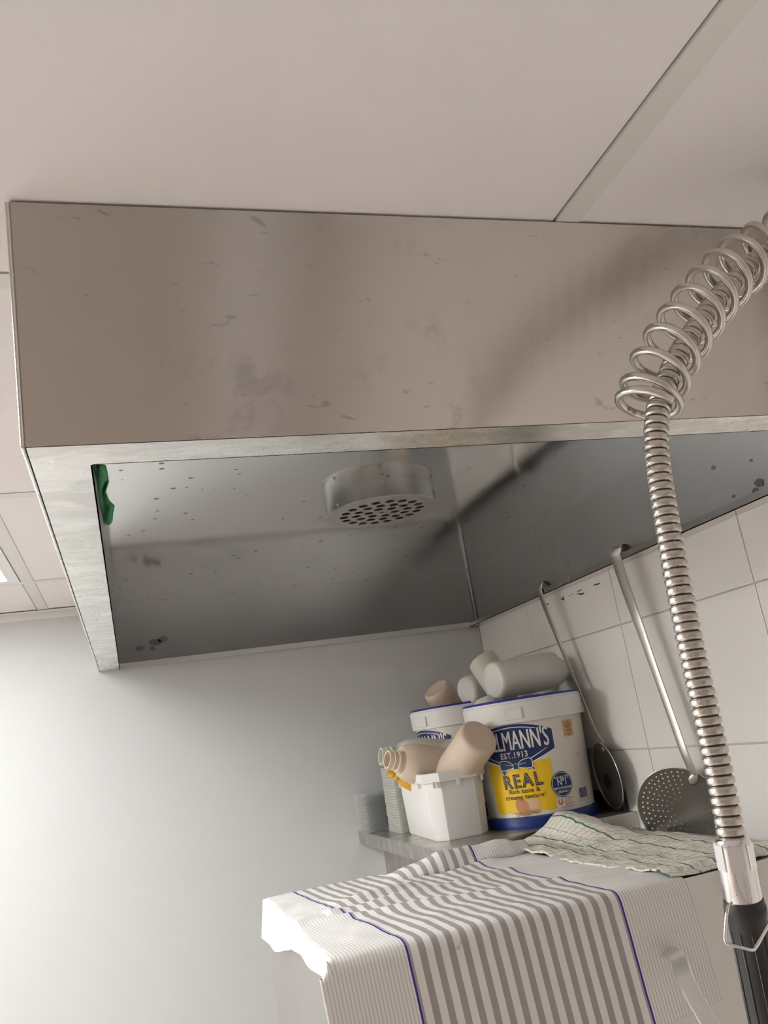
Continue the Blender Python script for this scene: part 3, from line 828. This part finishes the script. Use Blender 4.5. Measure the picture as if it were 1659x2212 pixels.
        wrap('lettering', text_mesh("15 12 2023  5:47 LM0042 05", .0070, 0), M['print_grey'], r, .0020, sx=.85, x=-.008, y=.2110)
        wrap('registered_mark', disc_mesh(.0915, .1462, .0018, .0018, 12, 1, .6), M['print_grey'], r, .0010)
        wrap('print_dot', grid_poly(.1445, .1475, lambda x: .1235, lambda x: .1290, 1, 1), M['print_grey'], r, .0010)
    return r
B1 = (.826, 1.765)
tocam = math.degrees(math.atan2(-B1[1], -B1[0]))
bucket(*B1, tocam - 17, 'large white mayonnaise bucket with yellow and blue label nearest the tiled wall')
B2 = (.806, 2.085)
LIFT = .015
bucket(*B2, math.degrees(math.atan2(-B2[1], -B2[0])) - 58, 'white mayonnaise bucket half hidden behind the large one', True, LIFT)
flat_lid = thing('bucket_lid', V(B2[0], B2[1], SZ), 'blue lid lying flat under the rear bucket', 'lid', 'blue bucket lids')
Tl = Matrix.Translation(V(B2[0], B2[1], SZ))
obj('disc', lathe([(0, 0), (.122, 0), (.122, LIFT-.0004), (0, LIFT-.0004)], 56, Tl), M['blue_plastic'], flat_lid, auto=.6)
obj('lip', lathe([(.122, 0), (.127, 0), (.127, LIFT-.002), (.122, LIFT-.002), (.122, 0)], 56, Tl), M['blue_plastic'], flat_lid, auto=.6)

# ================================================================== BOTTLES
M['bot_white'] = plastic('bot_white', (.92,.90,.87), .25, .35, tint=(.92,.89,.84))
M['bot_cream'] = plastic('bot_cream', (.92,.84,.72), .35, .4, tint=(.95,.78,.58))
M['bot_peach'] = plastic('bot_peach', (.92,.81,.68), .35, .4, tint=(.95,.72,.48))
M['bot_green'] = plastic('bot_green', (.88,.88,.78), .35, .35, tint=(.9,.9,.76))
M['bot_yellow'] = plastic('bot_yellow', (.85,.50,.05), .2, .4)
BOT = 'empty squeeze bottles in the buckets and tub'
def bottle(label, base_p, tip, rad, mat, sq=0.0):
    ax_ = tip - base_p; L = ax_.length
    q = Vector((0,0,1)).rotation_difference(ax_.normalized())
    r = thing('plastic_bottle', base_p, label, 'bottle', BOT, q)
    nr = min(.019, rad*.46); sh = L - .030
    pr = [(0, .004), (rad*.55, .003), (rad*.84, 0), (rad*.95, .003), (rad, .010), (rad, L*.48), (rad*.985, L*.60), (rad*.92, L*.70), (rad*.74, L*.79), (nr*1.12, sh-.006), (nr*1.05, sh)]
    bm = lathe(pr + [(nr*.9, sh), (nr*1.0, L*.79-.002), (rad*.93, L*.5), (rad*.93, .012), (0, .009)], 40)
    if sq:
        for v in bm.verts:
            rr = math.hypot(v.co.x, v.co.y)
            if rr > nr*1.3:
                a = math.atan2(v.co.y, v.co.x); k = 1 + sq*abs(math.sin(2*a))**2*(rr/rad)
                v.co.x *= k; v.co.y *= k
    obj('body', bm, mat, r, local=True, auto=.9)
    nb_ = lathe([(nr, sh-.001), (nr*1.02, sh+.004), (nr*1.22, sh+.0055), (nr*1.22, sh+.0085), (nr*1.0, sh+.010), (nr*1.0, sh+.016), (nr*1.08, sh+.017), (nr*1.08, sh+.019), (nr, sh+.020), (nr, L), (nr*.84, L), (nr*.84, sh-.001), (nr, sh-.001)], 32)
    obj('neck', nb_, mat, r, local=True, auto=.9)
    return r
bottle('white bottle lying across the top of the large bucket, base facing left', onY(1064,1470,1.735), onY(1243,1442,1.775), .0400, M['bot_white'])
bottle('pale bottle lying behind the white one on the large bucket', onY(1098,1455,1.835), onY(1252,1428,1.845), .034, M['bot_white'])
bottle('greenish bottle standing bottom up at the top back of the pile', onY(1040,1424,1.90), onY(1112,1530,1.84), .036, M['bot_green'])
bottle('blush bottle pointing right between the two buckets', onY(1006,1494,1.965), onY(1120,1462,2.02), .036, M['bot_white'])
bottle('small pale bottle wedged under the white bottle on the large bucket', onY(1052,1508,1.83), onY(1100,1640,1.80), .034, M['bot_white'])
bottle('cream bottle sticking bottom up out of the rear bucket', onY(941,1487,2.06), onY(1025,1600,2.10), .037, M['bot_peach'])

# ================================================================== WHITE TUB
M['tub'] = plastic('tub', (.93,.92,.90), .18, .32)
tub_c = V(.635, 1.846, SZ); tub_rot = math.radians(-3)
tub = thing('ice_cream_tub', tub_c, 'white rectangular plastic tub full of empty bottles at the shelf corner', 'tub')
def octo(hx, hy, ch):
    return [(-hx+ch,-hy),(hx-ch,-hy),(hx,-hy+ch),(hx,hy-ch),(hx-ch,hy),(-hx+ch,hy),(-hx,hy-ch),(-hx,-hy+ch)]
def octo_shell(levels, ch, rot, base):
    bm = bmesh.new(); R = []
    for hx, hy, z, c in levels:
        ring = []
        for x, y in octo(hx, hy, c):
            ring.append(bm.verts.new(base + Vector((x*math.cos(rot)-y*math.sin(rot), x*math.sin(rot)+y*math.cos(rot), z))))
        R.append(ring)
    for a, b in zip(R, R[1:]):
        for i in range(8): bm.faces.new((a[i], a[(i+1)%8], b[(i+1)%8], b[i]))
    bm.faces.new(R[0][::-1]); bm.faces.new(R[-1])
    bmesh.ops.recalc_face_normals(bm, faces=bm.faces)
    return bm
TH_ = .134
hx, hy = .0635, .135
obj('body', octo_shell([(hx*.86, hy*.93, 0, .020), (hx*.90, hy*.95, .005, .022), (hx, hy, TH_-.004, .027), (hx-.002, hy-.002, TH_-.004, .026), (hx*.88, hy*.94, .006, .020)], 0, tub_rot, tub_c), M['tub'], tub, bevel=.0045, seg=3, auto=.7)
tr_ = octo_shell([(hx+.001, hy+.001, TH_-.020, .028), (hx+.005, hy+.005, TH_-.019, .029), (hx+.006, hy+.006, TH_-.001, .029), (hx+.003, hy+.003, TH_, .028), (hx-.002, hy-.002, TH_, .026), (hx-.002, hy-.002, TH_-.012, .026)], 0, tub_rot, tub_c)
bmesh.ops.delete(tr_, geom=[f for f in tr_.faces if len(f.verts) == 8], context='FACES_ONLY')
rimo = obj('rim', tr_, M['tub'], tub)
def tubp(x, y, z): return tub_c + Vector((x*math.cos(tub_rot)-y*math.sin(tub_rot), x*math.sin(tub_rot)+y*math.cos(tub_rot), z))
for (x, y) in ((-hx+.012, -hy-.0005), (-hx+.020, -hy-.0015), (hx-.008, -hy+.010), (-hx-.004, -hy+.06), (-hx-.004, hy-.05), (0, -hy-.005)):
    bm = bmesh.new(); c = tubp(x, y, TH_-.023)
    box(bm, c - Vector((.003,.002,.006)), c + Vector((.003,.002,.006))); obj('rim_clip', bm, M['tub'], tub, bevel=.001)
bottle('capless cream bottle lying in the tub with its neck to the left', onY(972,1660,1.82), onY(836,1641,1.80), .042, M['bot_cream'])
bottle('tall peach bottle leaning bottom up out of the tub', onY(1036,1590,1.668), V(.605,1.925,-.195), .0415, M['bot_peach'])
bottle('pale yellow green jug lying at the back of the tub', onY(1010,1640,1.90), onY(822,1634,1.895), .043, M['bot_green'], .10)
bottle('slim cream bottle lying in the middle of the tub', onY(1000,1612,1.875), onY(880,1668,1.87), .027, M['bot_cream'])
bottle('yellow bottle peeping over the left rim of the tub', V(.640,1.86,-.150), onY(838,1668,1.88), .016, M['bot_yellow'])

# ================================================================== STACKS OF CLEAR LIDS
M['clear'] = plastic('clear', (.94,.95,.92), .3, .12, alpha=.30)
M['clear2'] = plastic('clear2', (.93,.94,.88), .35, .25, alpha=.60)
def rrect(hx_, hy_, r, n=5):
    out = []
    for cx_, cy_, a0 in ((hx_-r, hy_-r, 0), (-hx_+r, hy_-r, 90), (-hx_+r, -hy_+r, 180), (hx_-r, -hy_+r, 270)):
        for k in range(n+1):
            a = math.radians(a0 + 90*k/n); out.append((cx_+r*math.cos(a), cy_+r*math.sin(a)))
    return out
def lid_mesh(name, hx_, hy_, r, h, mat):
    bm = bmesh.new(); R = []
    for (d, z) in ((.0016, 0), (.0, .0007), (0, h*.86), (.001, h*.97), (.005, h*.98)):
        R.append([bm.verts.new((x, y, z)) for x, y in rrect(hx_-d, hy_-d, r)])
    n = len(R[0])
    for a, b in zip(R, R[1:]):
        for i in range(n): bm.faces.new((a[i], a[(i+1)%n], b[(i+1)%n], b[i]))
    bm.faces.new(R[-1]); bm.faces.new(R[0][::-1])
    bmesh.ops.recalc_face_normals(bm, faces=bm.faces)
    me = bpy.data.meshes.new(name); bm.to_mesh(me); bm.free()
    for p in me.polygons: p.use_smooth = True
    me.set_sharp_from_angle(angle=.7); me.materials.append(mat); return me
rnd = random.Random(11)
def stack(name, me, n, x, y, dz, label, group):
    for k in range(n):
        o = bpy.data.objects.new(name, me); COL.objects.link(o)
        o.location = V(x + rnd.uniform(-.0008, .0008), y + rnd.uniform(-.0008, .0008), SZ + .0002 + k*dz)
        o.rotation_euler = (0, 0, rnd.uniform(-.015, .015))
        tag(o, label, 'container', group)
stack('plastic_container', lid_mesh('clear_lid', .048, .050, .016, .0034, M['clear']), 27, .578, 2.186, .0034, 'clear plastic container nested in the short stack at the grey wall', 'clear containers in the short stack')
stack('plastic_container', lid_mesh('cloudy_lid', .034, .048, .008, .0036, M['clear2']), 41, .608, 2.050, .0036, 'cloudy plastic container nested in the tall stack beside the white tub', 'cloudy containers in the tall stack')

# navy lids leaning on the rear bucket
M['navy'] = plain('navy', (.012,.018,.05), .25)
for k in range(2):
    q = Matrix.Rotation(math.radians(-68 + 3*k), 4, 'Y') @ Matrix.Rotation(0, 4, 'Z')
    c = V(.648 - .022*k, 2.130 - .004*k, SZ + .083)
    mt = Matrix.Translation(c) @ q
    r = thing('bucket_lid', V(.648-.022*k, 2.130, SZ), ('dark blue lid leaning directly on the rear bucket', 'dark blue lid leaning in front of another dark lid')[k], 'lid', 'blue bucket lids')
    obj('disc', lathe([(0, 0), (.076, 0), (.080, .002), (.080, .006), (.076, .007), (.070, .004), (0, .004)], 48, mt), M['navy'], r, auto=.6)
    obj('lip', lathe([(.080, -.001), (.0825, -.001), (.0825, .008), (.080, .008), (.080, -.001)], 48, mt), M['navy'], r, auto=.6)

# narrow grey-blue box with black foot between bucket and tiled wall
M['greyblue'] = plain('greyblue', (.32,.37,.38), .4)
wb = thing('storage_box', V(.953, 1.70, SZ), 'narrow grey blue box with black foot between bucket and tiled wall', 'box')
obj('panel', B((.9515, 1.665, SZ+.040), (.9600, 1.760, SZ+.128)), M['greyblue'], wb, bevel=.001)
obj('edge_strip', B((.9495, 1.660, SZ+.030), (.9515, 1.700, SZ+.129)), M['black_rubber'], wb)
obj('foot', B((.9490, 1.640, SZ), (.9605, 1.760, SZ+.040)), M['black_rubber'], wb, bevel=.0015)

# ================================================================== TOWELS
def stripes_mat():
    """u: across the towel in metres from the left blue line, v: along it"""
    t = NT('striped_towel'); uv = t.add('ShaderNodeUVMap'); uv.uv_map = 'UVMap'
    sx = t.add('ShaderNodeSeparateXYZ'); t.l.new(uv.outputs[0], sx.inputs[0]); u = sx.outputs[0]; v_ = sx.outputs[1]
    Wd = .290
    uc = t.math('ADD', u, t.math('MULTIPLY', t.math('SUBTRACT', t.noise(uv.outputs[0], 25.0, 3), .5), .0012))
    wide = t.math('GREATER_THAN', t.math('FRACT', t.math('ADD', t.math('MULTIPLY', uc, 16/Wd), .75)), .52)
    fine = t.math('SMOOTH_MIN', t.math('ABSOLUTE', t.math('SINE', t.math('MULTIPLY', uc, PI/.0046))), 1.0, .2)
    fine = t.ramp(fine, ((.35, 1.0), (.75, 0.0)))
    inside = t.math('MULTIPLY', t.math('GREATER_THAN', u, 0.0), t.math('LESS_THAN', u, Wd))
    white = (.80,.775,.75); grey = (.37,.335,.325); lg = (.55,.52,.505)
    twill = t.math('MULTIPLY', t.math('GREATER_THAN', t.math('FRACT', t.math('MULTIPLY', t.math('ADD', u, v_), 420.0)), .5), .16)
    cw = t.mix(twill, t.mix(wide, white, grey), (.55,.53,.51))
    cf = t.mix(t.math('MULTIPLY', fine, .75), white, lg)
    c = t.mix(inside, cf, cw)
    l1 = t.math('LESS_THAN', t.math('ABSOLUTE', uc), .0013)
    l2 = t.math('LESS_THAN', t.math('ABSOLUTE', t.math('SUBTRACT', uc, Wd)), .0013)
    c = t.mix(t.math('ADD', l1, l2, clamp=True), c, (.05,.04,.30))
    # stain patches
    st = t.ramp(t.noise(uv.outputs[0], 22.0, 3, .6), ((.70, 0.0), (.74, 1.0)))
    c = t.mix(t.math('MULTIPLY', st, .45), c, (.25,.22,.20))
    h = t.math('SINE', t.math('MULTIPLY', t.math('ADD', u, v_), 2*PI*600))
    nm = t.bump(h, .25, .0004, t.bump(t.noise(uv.outputs[0], 300.0, 2), .3, .0006))
    return t.done(t.bsdf(c, .9, 0, nm, .2))
def check_mat():
    t = NT('checked_towel'); uv = t.add('ShaderNodeUVMap'); uv.uv_map = 'UVMap'
    wob = t.math('MULTIPLY', t.math('SUBTRACT', t.noise(uv.outputs[0], 60.0, 3), .5), .006)
    sx = t.add('ShaderNodeSeparateXYZ'); t.l.new(uv.outputs[0], sx.inputs[0])
    u = t.math('ADD', sx.outputs[0], wob); v_ = t.math('ADD', sx.outputs[1], wob)
    def line(c, per, w, ph=0.0):
        fr = t.math('FRACT', t.math('ADD', t.math('DIVIDE', c, per), ph)); return t.math('LESS_THAN', t.math('ABSOLUTE', t.math('SUBTRACT', fr, .5)), w/per/2)
    c = t.mix(t.noise(uv.outputs[0], 18.0, 3), (.70,.67,.58), (.78,.755,.68))
    thin = t.math('MAXIMUM', line(v_, .0150, .0012), line(u, .0560, .0012, .0))
    c = t.mix(t.math('MULTIPLY', thin, .8), c, (.16,.19,.16))
    c = t.mix(t.math('MULTIPLY', line(u, .0560, .0036, .5), .95), c, (.035,.17,.125))
    h = t.voronoi(uv.outputs[0], 130.0)
    nm = t.bump(h, .6, .0022, t.bump(t.noise(uv.outputs[0], 45.0, 3), .5, .003))
    return t.done(t.bsdf(c, .92, 0, nm, .2))
M['striped'] = stripes_mat(); M['checked'] = check_mat()

def fbm(x, y, s, seed=0.0): return noise.noise(Vector((x*s, y*s, seed)))
# --- striped towel: flat pattern (a across, b along) rotated 4.8 deg, laid over the top and down the front
ROT = math.radians(4.8)
def towel_xy(a, b):
    """a metres right of the left blue line, b metres: >0 in front of the front edge (hanging), <0 on top"""
    return (.2905 + a*math.cos(ROT) + b*math.sin(ROT), -a*math.sin(ROT)*0 + b)
TT = .0022
def drape(a, b):
    x, s = towel_xy(a, b)
    top = MZ + TT; r_ = .010
    wrk = 0.0
    # wrinkles lying on the top
    if s < 0:
        d = -s
        w1 = math.exp(-((d - .26 - .10*(x-.35))/.020)**2)*.0105*(.6+.6*fbm(x, d, 14))*(1 if x > .25 else .4)
        w2 = math.exp(-((d - .20 + .25*(x-.30))/.014)**2)*.0075*(.5+.8*abs(fbm(x, d, 9, 3)))
        w3 = math.exp(-((d - .36 - .3*(x-.45))/.022)**2)*.009*max(0, .5+fbm(x, d, 8, 9))
        w4 = .0022*(fbm(x, d, 16, 5) + .5*fbm(x, d, 38, 2))
        wrk = max(0, w1 + w2 + w3 + w4 + .0012)*min(1, d/.03)
    over_l = max(0.0, MX0 - x)
    if s <= -r_: y, z, ny = MY0 - s, top + wrk, 0
    elif s < r_*.57:
        ang = (s + r_)/(r_*1.57)*PI/2
        y = MY0 + r_ - r_*math.sin(ang) - TT*math.sin(ang); z = top - r_ + r_*math.cos(ang)
    else:
        d = s - r_*.57
        y = MY0 - TT - .0012 - .004*max(0, fbm(x, s, 7, 4))*min(1, d/.05) - .010*max(0, d-.02)*max(0, (.24-x)/.04); z = top - r_ - d
    if over_l > 0 and s < r_:
        # hem falling over the left side of the machine
        back = max(0.0, (-s - .30)/.22)
        q = over_l
        drop = q*(.95 + .18*math.sin(-s*13 + 2.6))
        x = MX0 - .0045 - .004*math.sin(-s*24)*min(1, q/.02) - .15*q; z = top - drop + wrk*.3
    return Vector((x, y, z + CZ))
NA, NB = 150, 170
a0_, a1_ = -.108, .392
bm = bmesh.new(); grid = []; AB = []
for i in range(NA+1):
    row = []
    for k in range(NB+1):
        a = a0_ + (a1_-a0_)*i/NA
        bmax = .150 + .012*math.sin(a*9) ; bmin = -.520
        # left edge wavers
        a_ = a
        pass
        b = bmin + (bmax-bmin)*k/NB
        p = drape(a_, b)
        # back bunching: a rolled ridge to the right of the back edge
        dd = (-b - .405)
        x = p.x - .2905
        if dd > 0 and b < 0:
            amp = max(0, min(1, (x - .10)/.10))*max(0, min(1, (.40 - x)/.08))
            th_ = dd/.115*PI*1.15
            cen = .030
            p.z += amp*(.033*math.sin(min(th_, PI)) + .010*fbm(x, dd, 20, 8) + (.004 if th_ > PI else 0))
            p.y -= amp*dd*.75 + amp*.05*max(0, x-.05)
        row.append(bm.verts.new(p)); AB.append((a, -b))
    grid.append(row)
for i in range(NA):
    for k in range(NB): bm.faces.new((grid[i][k], grid[i+1][k], grid[i+1][k+1], grid[i][k+1]))
bm.verts.index_update(); bm.normal_update()
me = bpy.data.meshes.new('striped_tea_towel'); bm.to_mesh(me); bm.free()
add_uv(me, lambda i: AB[i])
for p in me.polygons: p.use_smooth = True
o = link('striped_tea_towel', me, M['striped'])
sm = o.modifiers.new('thick', 'SOLIDIFY'); sm.thickness = .0016; sm.offset = -1
tag(o, 'grey and white striped tea towel with blue lines draped over the dishwasher', 'towel')

# --- green checked towel, crumpled on the back right of the top
A_, B_, C_, D_ = (.662, 1.066), (.870, 1.070), (.885, 1.580), (.625, 1.588)
bm = bmesh.new(); grid = []; AB = []; N1, N2 = 90, 120
for i in range(N1+1):
    row = []
    for k in range(N2+1):
        u = i/N1; v = k/N2
        x = (A_[0]*(1-u)+B_[0]*u)*(1-v) + (D_[0]*(1-u)+C_[0]*u)*v
        y = (A_[1]*(1-u)+B_[1]*u)*(1-v) + (D_[1]*(1-u)+C_[1]*u)*v
        z = MZ + .006
        bumpb = .040*math.exp(-((u-.62)/.22)**2)*math.exp(-((v-.98)/.28)**2)
        bumpl = .012*math.exp(-((u-.10)/.2)**2)*math.exp(-((v-.9)/.35)**2)
        rip = .0045*(fbm(x, y, 22, 1) + .5*fbm(x, y, 50, 6)) + .004*math.sin(u*9 + v*3)*v
        fold = .006*math.exp(-((v-.05)/.05)**2)
        z += max(-.002, bumpb + bumpl + rip + fold)
        y += .012*fbm(u, v, 3, 7); x += .010*fbm(u, v, 3, 17)
        if v < .03: z -= .004
        row.append(bm.verts.new(V(x, y, max(z, MZ+.004)))); AB.append((u*.26 + .03*v, v*.52))
    grid.append(row)
for i in range(N1):
    for k in range(N2): bm.faces.new((grid[i][k], grid[i+1][k], grid[i+1][k+1], grid[i][k+1]))
me = bpy.data.meshes.new('checked_tea_towel'); bm.to_mesh(me); bm.free()
add_uv(me, lambda i: AB[i])
for p in me.polygons: p.use_smooth = True
o = link('checked_tea_towel', me, M['checked'])
sm = o.modifiers.new('thick', 'SOLIDIFY'); sm.thickness = .0026; sm.offset = -1
tag(o, 'cream tea towel with green checks crumpled on the dishwasher near the tiles', 'towel')
